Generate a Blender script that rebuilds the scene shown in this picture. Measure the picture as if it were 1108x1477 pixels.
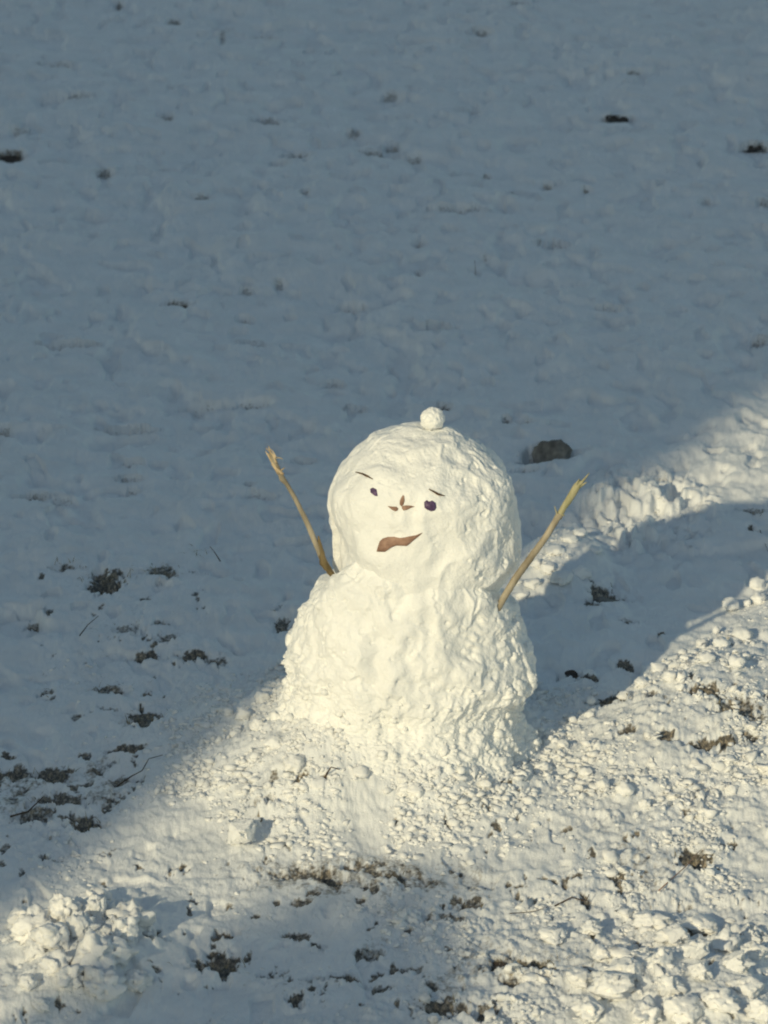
import bpy, bmesh, math, random
import numpy as np
from mathutils import Vector
from mathutils.bvhtree import BVHTree

# ------------------------------------------------------------------ clear
for o in list(bpy.data.objects): bpy.data.objects.remove(o)
sc = bpy.context.scene
R = math.radians

# ------------------------------------------------------------------ camera
VF = R(14.8); PITCH = R(21.5)
FPX = 738.5 / math.tan(VF / 2)                      # photograph is 1108 x 1477
CAM = Vector((-0.0626, -9.0640, 4.2242))
cam_d = bpy.data.cameras.new('camera'); cam = bpy.data.objects.new('camera', cam_d)
sc.collection.objects.link(cam); sc.camera = cam
cam.location = CAM; cam.rotation_euler = (math.pi / 2 - PITCH, 0, 0)
cam_d.sensor_fit = 'VERTICAL'; cam_d.sensor_height = 36; cam_d.sensor_width = 27
cam_d.lens = 18 / math.tan(VF / 2)
cam_d.clip_start = 0.1; cam_d.clip_end = 2000
cam_d.dof.use_dof = True; cam_d.dof.focus_distance = 9.8; cam_d.dof.aperture_fstop = 7.0

# ------------------------------------------------------------------ sky and sun
AZ = R(31); EL = R(24)                              # direction the light travels, and sun height
LD = Vector((math.sin(AZ), math.cos(AZ), 0)); LP = Vector((math.cos(AZ), -math.sin(AZ), 0))
w = bpy.data.worlds.new("World"); sc.world = w; w.use_nodes = True
nt = w.node_tree; sky = nt.nodes.new('ShaderNodeTexSky'); sky.sky_type = 'NISHITA'
sky.sun_disc = False; sky.sun_elevation = EL; sky.sun_rotation = math.pi + AZ
sky.air_density = 1.0; sky.dust_density = 0.6; sky.ozone_density = 1.0
bg = nt.nodes['Background']; tn = nt.nodes.new('ShaderNodeMix'); tn.data_type = 'RGBA'; tn.blend_type = 'MULTIPLY'; tn.inputs['Factor'].default_value = 1
tn.inputs['B'].default_value = (1.38, 1.36, 1.12, 1)         # the slightly green cast of the window glass and camera
nt.links.new(sky.outputs[0], tn.inputs['A']); nt.links.new(tn.outputs['Result'], bg.inputs[0]); bg.inputs[1].default_value = 0.080
sun_d = bpy.data.lights.new('sun', 'SUN'); sun_d.energy = 2.85; sun_d.angle = R(0.75); sun_d.color = (1.0, 0.865, 0.56)
sun = bpy.data.objects.new('sun', sun_d); sc.collection.objects.link(sun)
sun.rotation_euler = Vector((LD.x * math.cos(EL), LD.y * math.cos(EL), -math.sin(EL))).to_track_quat('-Z', 'Y').to_euler()
sc.view_settings.view_transform = 'Standard'; sc.view_settings.look = 'None'
sc.view_settings.exposure = -0.05; sc.view_settings.gamma = 1
sc.render.engine = 'CYCLES'
sc.cycles.filter_width = 2.0

# ------------------------------------------------------------------ helpers
def ray(u, v):
    dx = (u - 554) / FPX; dz = -(v - 738.5) / FPX
    c, s = math.cos(PITCH), math.sin(PITCH)
    return Vector((dx, c + dz * s, -s + dz * c))
def g(u, v, z=0.0):                                 # the point of the ground seen there
    d = ray(u, v); t = (z - CAM.z) / d.z; p = CAM + d * t; return p.x, p.y
def on_y(u, v, y=0.0):                              # the point of an upright plane across the lawn
    d = ray(u, v); t = (y - CAM.y) / d.y; return CAM + d * t

rs = np.random.RandomState(7)
PERM = np.concatenate([rs.permutation(256)] * 3)
GR = rs.normal(size=(256, 3)); GR /= np.linalg.norm(GR, axis=1)[:, None]
RV = rs.rand(256, 4)
def perlin(x, y, z=0.0, seed=0):
    x = np.asarray(x, float) + seed * 17.31; y = np.asarray(y, float) + seed * 5.77; z = np.asarray(z, float) + seed * 3.1 + x * 0
    xi = np.floor(x).astype(int); yi = np.floor(y).astype(int); zi = np.floor(z).astype(int)
    xf = x - xi; yf = y - yi; zf = z - zi
    f = lambda t: t * t * t * (t * (t * 6 - 15) + 10)
    u, v, w_ = f(xf), f(yf), f(zf); out = 0
    for i in (0, 1):
        for j in (0, 1):
            for k in (0, 1):
                h = PERM[PERM[PERM[(xi + i) & 255] + ((yi + j) & 255)] + ((zi + k) & 255)]
                gg = GR[h]
                d = gg[..., 0] * (xf - i) + gg[..., 1] * (yf - j) + gg[..., 2] * (zf - k)
                out = out + d * (u if i else 1 - u) * (v if j else 1 - v) * (w_ if k else 1 - w_)
    return out * 1.5
def fbm(x, y, z=0.0, o=4, seed=0, gain=0.5):
    t = 0; a = 1; f = 1
    for i in range(o):
        t = t + a * perlin(x * f, y * f, np.asarray(z) * f, seed + i); a *= gain; f *= 2.03
    return t
def pebbles(x, y, cell, seed, fill=0.8, squash=0.8, warp=0.25):
    """height of a layer of rounded lumps of about the given cell size"""
    wx = x + warp * cell * perlin(x / cell * 1.1, y / cell * 1.1, 0, seed + 40)
    wy = y + warp * cell * perlin(x / cell * 1.1, y / cell * 1.1, 5.5, seed + 41)
    X = wx / cell; Y = wy / cell; xi = np.floor(X).astype(int); yi = np.floor(Y).astype(int)
    best = np.zeros_like(X)
    for i in (-1, 0, 1):
        for j in (-1, 0, 1):
            cx = xi + i; cy = yi + j
            h = PERM[PERM[(cx + seed * 13) & 255] + ((cy + seed * 7) & 255)]
            r = RV[h]
            px = cx + r[..., 0]; py = cy + r[..., 1]
            rad = 0.25 + 0.5 * r[..., 2] ** 1.5
            on = r[..., 3] < fill
            q = ((X - px) ** 2 + (Y - py) ** 2) / rad ** 2
            best = np.maximum(best, np.where(on, np.sqrt(np.clip(1 - q, 0, 1)) * rad, 0))
    return best * cell * squash
def sstep(a, b, x):
    t = np.clip((x - a) / (b - a), 0, 1); return t * t * (3 - 2 * t)

def mesh_from(name, verts, faces, mat, smooth=True, parent=None, attrs=None):
    me = bpy.data.meshes.new(name)
    verts = np.asarray(verts, np.float32)
    if isinstance(faces, np.ndarray):
        n, k = faces.shape
        me.vertices.add(len(verts)); me.vertices.foreach_set('co', verts.ravel())
        me.loops.add(n * k); me.loops.foreach_set('vertex_index', faces.ravel().astype(np.int32))
        me.polygons.add(n); me.polygons.foreach_set('loop_start', np.arange(0, n * k, k, dtype=np.int32))
        me.update(calc_edges=True)
    else:
        me.from_pydata([tuple(map(float, v)) for v in verts], [], faces)
    if smooth: me.polygons.foreach_set('use_smooth', np.ones(len(me.polygons), bool))
    for k_, v_ in (attrs or {}).items():
        a = me.attributes.new(k_, 'FLOAT', 'POINT'); a.data.foreach_set('value', np.asarray(v_, np.float32).ravel())
    me.materials.append(mat); me.update()
    o = bpy.data.objects.new(name, me); sc.collection.objects.link(o)
    if parent is not None: o.parent = parent
    return o
def empty(name, loc=(0, 0, 0), rz=0.0, parent=None):
    o = bpy.data.objects.new(name, None); sc.collection.objects.link(o); o.location = loc; o.rotation_euler = (0, 0, rz)
    o.empty_display_size = 0.1
    if parent is not None: o.parent = parent
    return o
def tag(o, label=None, cat=None, group=None, kind=None):
    if label: o['label'] = label
    if cat: o['category'] = cat
    if group: o['group'] = group
    if kind: o['kind'] = kind
    return o

# ------------------------------------------------------------------ materials
def new_mat(name):
    m = bpy.data.materials.new(name); m.use_nodes = True; return m, m.node_tree, m.node_tree.nodes['Principled BSDF']
def snow_mat(name, grain=260, bump=0.6, dirt_shade=False, sss=0.35, tint=(0.86, 0.86, 0.85)):
    m, t, p = new_mat(name)
    p.inputs['Base Color'].default_value = (*tint, 1); p.inputs['Roughness'].default_value = 0.62
    p.inputs['Specular IOR Level'].default_value = 0.35
    p.inputs['Subsurface Weight'].default_value = sss; p.inputs['Subsurface Scale'].default_value = 0.012
    p.inputs['Subsurface Radius'].default_value = (1.0, 0.95, 0.85)
    g_ = t.nodes.new('ShaderNodeNewGeometry')
    n = t.nodes.new('ShaderNodeTexNoise'); n.inputs['Scale'].default_value = grain; n.inputs['Detail'].default_value = 3
    n.inputs['Roughness'].default_value = 0.65
    t.links.new(g_.outputs['Position'], n.inputs['Vector'])
    b = t.nodes.new('ShaderNodeBump'); b.inputs['Strength'].default_value = bump; b.inputs['Distance'].default_value = 0.003
    t.links.new(n.outputs['Fac'], b.inputs['Height']); t.links.new(b.outputs[0], p.inputs['Normal'])
    # snow is never one white: slightly denser, greyer and cleaner patches
    n2 = t.nodes.new('ShaderNodeTexNoise'); n2.inputs['Scale'].default_value = 9; n2.inputs['Detail'].default_value = 6
    t.links.new(g_.outputs['Position'], n2.inputs['Vector'])
    r2 = t.nodes.new('ShaderNodeValToRGB'); r2.color_ramp.elements[0].position = 0.3; r2.color_ramp.elements[1].position = 0.7
    r2.color_ramp.elements[0].color = (tint[0] * 0.90, tint[1] * 0.905, tint[2] * 0.91, 1); r2.color_ramp.elements[1].color = (*tint, 1)
    t.links.new(n2.outputs['Fac'], r2.inputs[0]); col = r2.outputs[0]
    if dirt_shade:
        a = t.nodes.new('ShaderNodeAttribute'); a.attribute_name = 'soil_shade'
        sn = t.nodes.new('ShaderNodeTexNoise'); sn.inputs['Scale'].default_value = 95; sn.inputs['Detail'].default_value = 6
        sn.inputs['Roughness'].default_value = 0.75
        mp = t.nodes.new('ShaderNodeMapping'); mp.inputs['Scale'].default_value = (1.0, 0.6, 1); mp.inputs['Rotation'].default_value = (0, 0, 0.5)
        t.links.new(g_.outputs['Position'], mp.inputs[0]); t.links.new(mp.outputs[0], sn.inputs['Vector'])
        sr = t.nodes.new('ShaderNodeValToRGB'); e = sr.color_ramp.elements
        e[0].position = 0.36; e[0].color = (0.010, 0.009, 0.008, 1); e[1].position = 0.66; e[1].color = (0.48, 0.39, 0.28, 1)
        x = e.new(0.46); x.color = (0.060, 0.050, 0.036, 1); x = e.new(0.55); x.color = (0.20, 0.165, 0.115, 1)
        t.links.new(sn.outputs['Fac'], sr.inputs[0])
        # ragged edge of the litter and the painted dent shade
        ad = t.nodes.new('ShaderNodeMath'); ad.operation = 'ADD'
        sb = t.nodes.new('ShaderNodeMath'); sb.operation = 'MULTIPLY_ADD'; sb.inputs[1].default_value = 1.1; sb.inputs[2].default_value = -0.55
        en = t.nodes.new('ShaderNodeTexNoise'); en.inputs['Scale'].default_value = 110; en.inputs['Detail'].default_value = 4
        t.links.new(g_.outputs['Position'], en.inputs['Vector'])
        t.links.new(en.outputs['Fac'], sb.inputs[0]); t.links.new(a.outputs['Fac'], ad.inputs[0]); t.links.new(sb.outputs[0], ad.inputs[1])
        mr = t.nodes.new('ShaderNodeMapRange'); mr.inputs['From Min'].default_value = 0.30; mr.inputs['From Max'].default_value = 0.85; mr.inputs['To Max'].default_value = 0.93
        t.links.new(ad.outputs[0], mr.inputs['Value'])
        mx = t.nodes.new('ShaderNodeMix'); mx.data_type = 'RGBA'
        t.links.new(mr.outputs[0], mx.inputs['Factor']); t.links.new(col, mx.inputs['A']); t.links.new(sr.outputs[0], mx.inputs['B'])
        col = mx.outputs['Result']
        # no translucency in the litter and dent shade
        sv = t.nodes.new('ShaderNodeMath'); sv.operation = 'MULTIPLY_ADD'; sv.inputs[1].default_value = -sss; sv.inputs[2].default_value = sss
        t.links.new(mr.outputs[0], sv.inputs[0]); t.links.new(sv.outputs[0], p.inputs['Subsurface Weight'])
    t.links.new(col, p.inputs['Base Color'])
    return m
def plain_mat(name, c1, c2, scale=60, rough=0.7, stretch=(1, 1, 1), bump=0.3, bdist=0.001):
    m, t, p = new_mat(name); p.inputs['Roughness'].default_value = rough; p.inputs['Specular IOR Level'].default_value = 0.3
    tc = t.nodes.new('ShaderNodeTexCoord'); mp = t.nodes.new('ShaderNodeMapping'); mp.inputs['Scale'].default_value = stretch
    n = t.nodes.new('ShaderNodeTexNoise'); n.inputs['Scale'].default_value = scale; n.inputs['Detail'].default_value = 5
    r_ = t.nodes.new('ShaderNodeValToRGB'); r_.color_ramp.elements[0].position = 0.32; r_.color_ramp.elements[1].position = 0.68
    r_.color_ramp.elements[0].color = (*c1, 1); r_.color_ramp.elements[1].color = (*c2, 1)
    t.links.new(tc.outputs['Object'], mp.inputs[0]); t.links.new(mp.outputs[0], n.inputs['Vector'])
    t.links.new(n.outputs['Fac'], r_.inputs[0]); t.links.new(r_.outputs[0], p.inputs['Base Color'])
    b = t.nodes.new('ShaderNodeBump'); b.inputs['Strength'].default_value = bump; b.inputs['Distance'].default_value = bdist
    t.links.new(n.outputs['Fac'], b.inputs['Height']); t.links.new(b.outputs[0], p.inputs['Normal'])
    return m
M_GROUND = snow_mat('lawn_snow', 240, 0.7, dirt_shade=True, sss=0.10, tint=(0.84, 0.85, 0.85))
M_PACK = snow_mat('packed_snow', 150, 0.8, sss=0.12, tint=(0.88, 0.88, 0.86))
M_CRUMB = snow_mat('crumb_snow', 200, 0.7, sss=0.12, tint=(0.87, 0.87, 0.86))
M_STALK = plain_mat('dry_stalk', (0.22, 0.185, 0.13), (0.42, 0.37, 0.28), 40, 0.6, (1, 1, 0.25))
M_STALKD = plain_mat('dark_stalk', (0.10, 0.075, 0.035), (0.24, 0.18, 0.09), 60, 0.5, (1, 1, 0.3))
M_STALKG = plain_mat('greenish_stalk', (0.26, 0.25, 0.13), (0.42, 0.385, 0.24), 50, 0.55, (1, 1, 0.25))
M_HUSK = plain_mat('pale_husk', (0.36, 0.26, 0.15), (0.66, 0.54, 0.36), 70, 0.7, (1, 1, 0.3))
M_LEAF = plain_mat('brown_leaf', (0.21, 0.12, 0.085), (0.38, 0.24, 0.175), 45, 0.6)
M_BERRY = plain_mat('purple_berry', (0.045, 0.025, 0.065), (0.13, 0.08, 0.17), 90, 0.45)
M_TWIG = plain_mat('dark_twig', (0.025, 0.017, 0.012), (0.10, 0.065, 0.04), 80, 0.8)
M_BROW = plain_mat('brow_twig', (0.05, 0.028, 0.015), (0.13, 0.075, 0.04), 120, 0.8)
M_DLEAF = plain_mat('dark_wet_leaf', (0.028, 0.023, 0.020), (0.085, 0.065, 0.048), 60, 0.5)
M_STONE = plain_mat('dark_stone', (0.10, 0.097, 0.09), (0.30, 0.28, 0.25), 28, 0.85, bump=0.8, bdist=0.004)
M_GRASS = plain_mat('dead_grass', (0.07, 0.06, 0.03), (0.40, 0.33, 0.19), 30, 0.7)

# ------------------------------------------------------------------ the ground
def px_w(w_, v): return w_ * (g(554.5, v)[0] - g(553.5, v)[0])
def px_h(h_, v): return g(554, v - h_ / 2)[1] - g(554, v + h_ / 2)[1]
# hollows: where, how wide, how long, how deep, how much litter and painted dent shade shows (0 = only a dent)
HOLES = [
 (171,3,12,10,.03,1),(251,30,22,8,.025,.9),(330,40,16,7,.02,.8),(320,56,10,22,.02,.55),(380,50,34,8,.02,.9),(82,95,44,8,.03,.75),(110,144,40,9,.02,.6),
 (240,172,22,12,.03,.9),(14,228,44,13,.035,1.1),(28,193,30,9,.02,.5),(150,252,26,14,.03,.8),(290,290,30,7,.02,.7),(243,241,30,8,.02,.2),(385,174,44,16,.02,.65),
 (510,187,24,12,.02,.7),(430,220,42,13,.03,.85),(402,233,26,9,.025,.2),(545,216,60,10,.025,.7),(440,283,12,9,.02,.6),(487,328,20,9,.02,.6),(247,133,16,8,.01,.3),
 (748,3,30,8,.02,.8),(694,45,28,8,.03,.8),(610,57,60,10,.02,.25),(914,106,26,6,.02,.8),(890,166,44,10,.03,1.0),(1092,212,44,14,.035,.9),(564,135,30,14,.02,.65),
 (566,206,28,16,.03,.6),(597,220,26,8,.02,.7),(701,245,14,9,.015,.9),(744,272,40,6,.015,.5),(790,262,14,8,.02,.8),(845,268,14,7,.02,.8),(660,304,90,9,.02,.4),
 (800,346,44,16,.035,.25),(605,350,20,9,.02,.5),(1104,290,22,12,.03,.7),(1020,287,20,12,.02,.4),(680,155,40,8,.01,.2),
 (256,432,34,9,.03,1.2),(352,448,16,6,.02,.9),(356,412,20,9,.02,.5),(405,408,20,14,.02,.5),(504,434,34,12,.035,.2),(95,493,74,10,.035,.35),
 (182,612,66,14,.045,.3),(195,618,24,8,.03,.9),(290,576,60,9,.02,.15),(362,578,40,10,.025,.5),(365,485,40,12,.02,.25),(192,663,26,8,.03,.4),(187,688,34,9,.03,.5),(190,703,22,6,.02,.3),
 (50,716,44,10,.035,.8),(4,615,24,10,.03,.6),(90,724,40,12,.02,.3),(480,548,30,9,.02,.3),(515,580,30,10,.02,.2),(440,665,30,7,.025,.3),(360,706,14,8,.02,.7),(375,722,40,10,.02,.2),
 (605,393,14,14,.02,.5),(630,471,40,10,.03,.1),(880,443,34,9,.03,.3),(1095,490,26,16,.03,.5),(640,580,26,12,.035,.9),(730,605,14,10,.03,.9),(757,606,22,7,.03,1),
 (790,650,64,26,.05,.8),(765,664,26,10,.04,.8),(762,680,36,6,.02,.5),(700,370,10,12,.01,.3),(815,410,60,10,.01,.1),
 # the littered left
 (152,836,54,22,.035,1.2),(100,816,40,8,.025,.7),(235,826,48,16,.03,.75),(282,826,26,8,.025,.5),(60,828,12,6,.015,.8),(45,872,40,14,.04,.3),(50,887,20,6,.03,.7),
 (72,878,10,7,.02,.7),(187,908,36,12,.03,.55),(228,899,22,7,.025,.6),(243,920,30,9,.025,.6),(212,942,42,9,.035,1),(278,946,44,10,.03,1.0),(312,955,30,9,.03,.7),
 (63,985,26,9,.02,.8),(155,985,46,9,.02,.7),(208,1030,50,18,.025,.9),(182,1077,50,10,.03,.9),(78,1105,54,18,.03,1.0),(18,1103,50,14,.03,1.0),
 (85,1145,80,18,.03,.8),(50,1170,60,14,.03,.7),(122,1181,50,16,.045,1.1),(140,1106,30,6,.02,.8),(170,1122,44,9,.03,.7),(10,1075,28,7,.02,.9),(160,1095,24,7,.02,.5),
 (408,903,30,16,.03,.75),(405,880,18,8,.02,.4),(210,993,10,6,.02,.9),(205,1012,8,5,.02,.9),(330,800,40,8,.01,.3),(120,770,50,8,.01,.1),
 # right of the snowman
 (872,862,46,18,.05,1.1),(850,880,22,9,.04,.9),(914,866,30,7,.03,.8),(822,973,26,10,.04,1.1),(848,984,30,7,.03,.9),(905,965,30,9,.035,.9),(880,1025,56,12,.045,1.1),
 (956,690,20,6,.03,.9),(1090,738,44,14,.04,.6),(1083,765,16,6,.03,1),(1018,1038,50,13,.035,.9),(1062,1058,70,18,.03,.7),(905,1083,26,9,.03,.8),(963,1094,34,7,.03,1),
 (1030,1101,80,9,.035,1.1),(1078,1094,40,8,.03,.8),(1000,1236,50,16,.03,.85),(985,1245,20,8,.03,.8),(1095,1075,30,6,.02,.6),(940,1035,20,6,.02,.6),
 (880,742,14,18,.03,0),(905,775,14,26,.04,0),(840,775,30,10,.04,0),(905,905,26,5,.02,.6),(955,920,10,7,.02,.8),
 # foreground
 (432,1166,34,7,.025,1),(460,1172,14,6,.02,.9),(385,1178,46,9,.03,.5),(374,1192,10,9,.02,.9),(395,1160,20,6,.015,.6),(430,1256,70,12,.02,.7),(470,1262,40,12,.03,.9),(505,1250,26,9,.03,.8),
 (566,1262,36,11,.03,1),(540,1275,30,8,.02,.6),(640,1320,50,12,.02,.65),(680,1297,40,14,.02,.75),(680,1275,14,6,.02,.5),(845,1300,22,8,.025,.8),(780,1160,14,5,.015,.6),
 (110,1352,34,14,.06,1),(185,1356,44,14,.06,1),(220,1364,30,12,.05,.8),(315,1386,68,26,.06,1.1),(385,1411,40,10,.04,.8),(326,1346,36,10,.04,.9),(430,1348,36,10,.03,.8),(455,1362,26,8,.03,.7),
 (425,1441,32,11,.04,1),(495,1412,56,9,.04,.8),(545,1425,40,10,.03,.7),(455,1418,40,10,.03,.5),(640,1458,70,18,.05,1),(762,1396,64,16,.045,.95),(720,1394,24,9,.04,1),(735,1420,26,9,.04,.7),(590,1400,40,9,.03,.6),
 (925,1366,44,12,.04,.8),(903,1377,14,7,.04,1),(1067,1345,34,12,.05,1.2),(1022,1350,14,9,.05,1),(995,1340,26,8,.04,.7),(962,1328,20,6,.03,.8),(885,1440,26,12,.04,.8),(535,1370,40,9,.02,.6),
 (700,1465,40,12,.04,.8),(830,1460,40,9,.03,.5),(20,1355,20,12,.05,.5),(150,1225,20,9,.02,.5),(65,1225,14,6,.02,.7),(260,1245,30,8,.02,.3),
]
def blob(x, y, u, v, wpx, hpx, z=0):
    cx, cy = g(u, v, z); a = px_w(wpx, v) / 2; b = px_h(hpx, v) / 2
    return np.sqrt(((x - cx) / a) ** 2 + ((y - cy) / b) ** 2)
def lump_mask(x, y):
    """how broken up the snow is"""
    perp = x * LP.x + y * LP.y
    m = 0.12 + 0.20 * sstep(2.2, 0.3, y) + .22 * sstep(1.2, .4, blob(x, y, 150, 1060, 520, 560)) * (1 + .8 * perlin(x * 5, y * 4, 0, 97)) + 0.05 * perlin(x * 2, y * 2, 0, 91)
    m = np.maximum(m, sstep(.24, .36, perp) * sstep(1.75, 1.2, y))                    # trampled heap to the right
    r = np.sqrt((x + 0.0) ** 2 + (y + .02) ** 2)
    m = np.maximum(m, sstep(.80, .50, r + .1 * perlin(x * 5, y * 5, 0, 92)))             # rubble round the foot of the snowman
    m = np.maximum(m, .62 * sstep(-.05, -.5, y + .25 * perlin(x * 2, y * 2, 0, 93)) * sstep(-.75, -.35, x))
    m = np.maximum(m, .9 * sstep(1.1, .6, blob(x, y, 125, 1350, 240, 150)))
    m = np.maximum(m, .75 * sstep(1.2, .7, blob(x, y, 60, 1440, 200, 90)))
    m = np.maximum(m, .75 * sstep(1.1, .6, blob(x, y, 815, 805, 150, 110)))
    m = np.maximum(m, .50 * sstep(1.1, .5, blob(x, y, 930, 735, 200, 130)))
    m = m * (1 - .65 * sstep(1.3, .6, blob(x, y, 420, 1400, 380, 150)))
    m = m * (1 - .62 * sstep(1.2, .5, blob(x, y, 640, 1240, 480, 130)))
    m = np.maximum(m, .42 * sstep(0, -.5, y) * sstep(-.9, -.4, x))
    m = m * (.88 + .35 * perlin(x * 4, y * 3, 0, 95))
    return m
def ground_h(x, y, fine=True):
    x = np.asarray(x, float); y = np.asarray(y, float)
    rr = np.hypot(x, y)
    m = lump_mask(x, y)
    z = .030 * fbm(x * .55, y * .55, 0, 3, 1) + .014 * fbm(x * 3, y * 3, 0, 3, 4) + .018 * sstep(.2, 1.2, y) * fbm(x * 2.6, y * 1.5, 0, 2, 14) + .012 * fbm(x * 8, y * 7, 0, 3, 8) * (1 - .55 * m)
    # hand-scooped hollows: crusty dents
    z = z - (1 - .8 * sstep(.3, .7, m)) * (1 - .9 * sstep(.1, -.3, y)) * .018 * sstep(.2, .42, perlin(x * 5.5, y * 4, 0, 21) + .1 * perlin(x * 30, y * 25, 0, 23)) - .013 * sstep(.28, .42, perlin(x * 13, y * 9, 0, 22) + .06 * perlin(x * 50, y * 45, 0, 24)) * (1 - .75 * sstep(.3, .7, m))
    z = z + .0055 * fbm(x * 26, y * 17, 0, 4, 12, .58) * (.75 + .1 * m)
    # the foot of the snowman: a skirt of pressed snow
    th = np.arctan2(y, x); left = sstep(-.2, -.95, np.cos(th)); right = sstep(.3, .95, np.cos(th)); front = sstep(.1, .9, -np.sin(th))
    rad = .31 + .14 * left + .015 * front - .03 * right + .04 * perlin(np.cos(th) * 2, np.sin(th) * 2, 0, 31)
    z = z + (.20 + .05 * front - .10 * right) * np.exp(-(rr / rad) ** 2.3)
    # heap on the right and lower left pile, raised strip of the lit track
    perp = x * LP.x + y * LP.y
    z = z + .060 * sstep(.27, .50 + .5 * sstep(.1, -.5, y), perp) * sstep(1.7, 1.1, y) * sstep(-1.0, .3, y) * (1 + .4 * perlin(x * 2.5, y * 2.5, 0, 33))
    z = z + .06 * np.exp(-blob(x, y, 125, 1375, 200, 110) ** 2.5) + .03 * np.exp(-blob(x, y, 60, 1440, 200, 90) ** 2)
    z = z + .045 * np.exp(-blob(x, y, 815, 815, 130, 90) ** 3) + .035 * np.exp(-blob(x, y, 940, 725, 190, 70) ** 3)
    z = z + .05 * np.exp(-blob(x, y, 1000, 1430, 260, 140) ** 2.5)
    if fine:
        big = sstep(.50, .90, m) * sstep(-.35, .15, perlin(x * 3.2, y * 3.2, 0, 52) + .15)
        def billow(f, sd):
            qx = x + .010 * perlin(x * 30, y * 30, 0, sd + 7); qy = y + .014 * perlin(x * 30, y * 24, 2, sd + 8); qx = qx * .7
            return .5 - np.minimum(np.abs(perlin(qx * f, qy * f * .8, 0, sd)) * 1.5, 1)
        brk = .65 + .55 * fbm(x * 60, y * 45, 0, 2, 57)
        z = z + (pebbles(x * .8, y, .060, 3, .55, .34) * brk + .010 * -billow(12, 45)) * big * (.35 + .65 * sstep(-.2, -1.0, y))
        z = z + pebbles(x * .85, y, .034, 5, .62, .50, .6) * sstep(.40, .95, m) * brk
        z = z + .007 * -billow(24, 46) * sstep(.2, .9, m)
        z = z + pebbles(x * .8, y, .016, 6, .55, .40, .6) * sstep(.25, .8, m) * brk
        z = z + .0028 * -billow(52, 47) * sstep(.12, .7, m)
        z = z + pebbles(x * .8, y, .009, 9, .45, .4) * sstep(.15, .6, m) * .7
        # crust edges of the tramped track behind the snowman
        tr = sstep(1.1, .6, blob(x, y, 930, 735, 230, 150))
        tv = 1.9 * fbm(x * 7 + .25 * perlin(x * 30, y * 26, 0, 63), y * 4.5 + .25 * perlin(x * 30, y * 26, 0, 64), 0, 3, 61, .55)
        z = z + .030 * tr * (np.floor(tv) + sstep(.15, .85, tv - np.floor(tv)))
    soil_shade = np.zeros_like(x)
    cx = x + .014 * fbm(x * 26, y * 20, 0, 3, 71); cy = y + .022 * fbm(x * 26, y * 20, 3, 3, 74)
    nz = .75 * fbm(x * 34, y * 30, 0, 4, 77, .65)
    for (u, v, wp, hp, dep, s) in HOLES:
        far = v < 730
        if v > 740 and s > .5: wp *= 1.15; hp *= 1.6
        if far: hp *= .95; wp *= 1.1
        gx, gy = g(u, v); a = px_w(wp, v) / 2; b = px_h(hp, v) / 2
        near = (np.abs(x - gx) < a * 2 + .06) & (np.abs(y - gy) < b * 2 + .10)
        if not near.any(): continue
        X = (cx[near] - gx) / a; Y = (cy[near] - gy) / b
        if far: X = .6 * X + .4 * (x[near] - gx) / a; Y = .5 * Y + .5 * (y[near] - gy) / b
        n_ = nz[near] * (.30 if far else .55)
        q = np.sqrt(X ** 2 + Y ** 2) + n_
        nearside = sstep(.5, -1.0, Y)
        k = sstep(1.6, .5, q) if far else np.where(Y < 0, sstep(1.15, .90, q), sstep(1.35, .35, q))
        if far: k = np.where(Y > 0, sstep(1.1, .8, q), k)
        d_ = (1.0 if far else .66) * dep
        z[near] += -d_ * k * (1 if far else .45 + .55 * nearside) + (0 if far else .28) * d_ * np.exp(-((Y + 1.25) / .35) ** 2) * sstep(1.3, .6, np.abs(X))
        if far and s > .12:  # far wall of distant dents coloured dark: painted shade as well as litter
            qs = np.sqrt((X * 1.05) ** 2 + ((Y - .45) * 1.25) ** 2) + n_
            soil_shade[near] = np.maximum(soil_shade[near], sstep(1.0, .55, qs) * (.24 + .50 * s if s < 1.05 else 1))
        elif s > .3: soil_shade[near] = np.maximum(soil_shade[near], sstep(1.0, .45 if far else .6, q + (.22 if far and s < 1.05 else 0)) * min(1, s + .1))
    # thin snow where blades and litter poke through
    thin = 1.0 * sstep(1.2, .3, blob(x, y, 80, 1130, 330, 150)) + .35 * sstep(1.2, .3, blob(x, y, 190, 930, 330, 260)) \
        + .18 * sstep(-.3, -.6, y) + .75 * sstep(1.2, .3, blob(x, y, 480, 1270, 460, 90)) + .55 * sstep(1.2, .3, blob(x, y, 1020, 1060, 240, 120)) \
        + .6 * sstep(1.2, .4, blob(x, y, 600, 1400, 560, 130)) + .4 * sstep(1.2, .3, blob(x, y, 760, 1220, 620, 200)) + .35 * sstep(1.2, .4, blob(x, y, 960, 1320, 340, 200))
    nn = fbm(x * 17, y * 11, 0, 4, 81, .6)
    z = z + .006 * soil_shade * fbm(x * 80, y * 70, 0, 2, 86)
    sp = sstep(.58, .88, nn + .40 * thin - .02) * sstep(.02, .2, thin)
    soil_shade = np.maximum(soil_shade, sp * .9); z = z - .006 * sp
    fs = fbm(x * 70, y * 45, 0, 2, 85, .6); soil_shade = np.maximum(soil_shade, (.52 + .45 * fs) * np.clip(thin, 0, 1) * sstep(-.3, .4, fbm(x * 6, y * 4, 0, 2, 87)))
    return z, soil_shade

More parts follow.
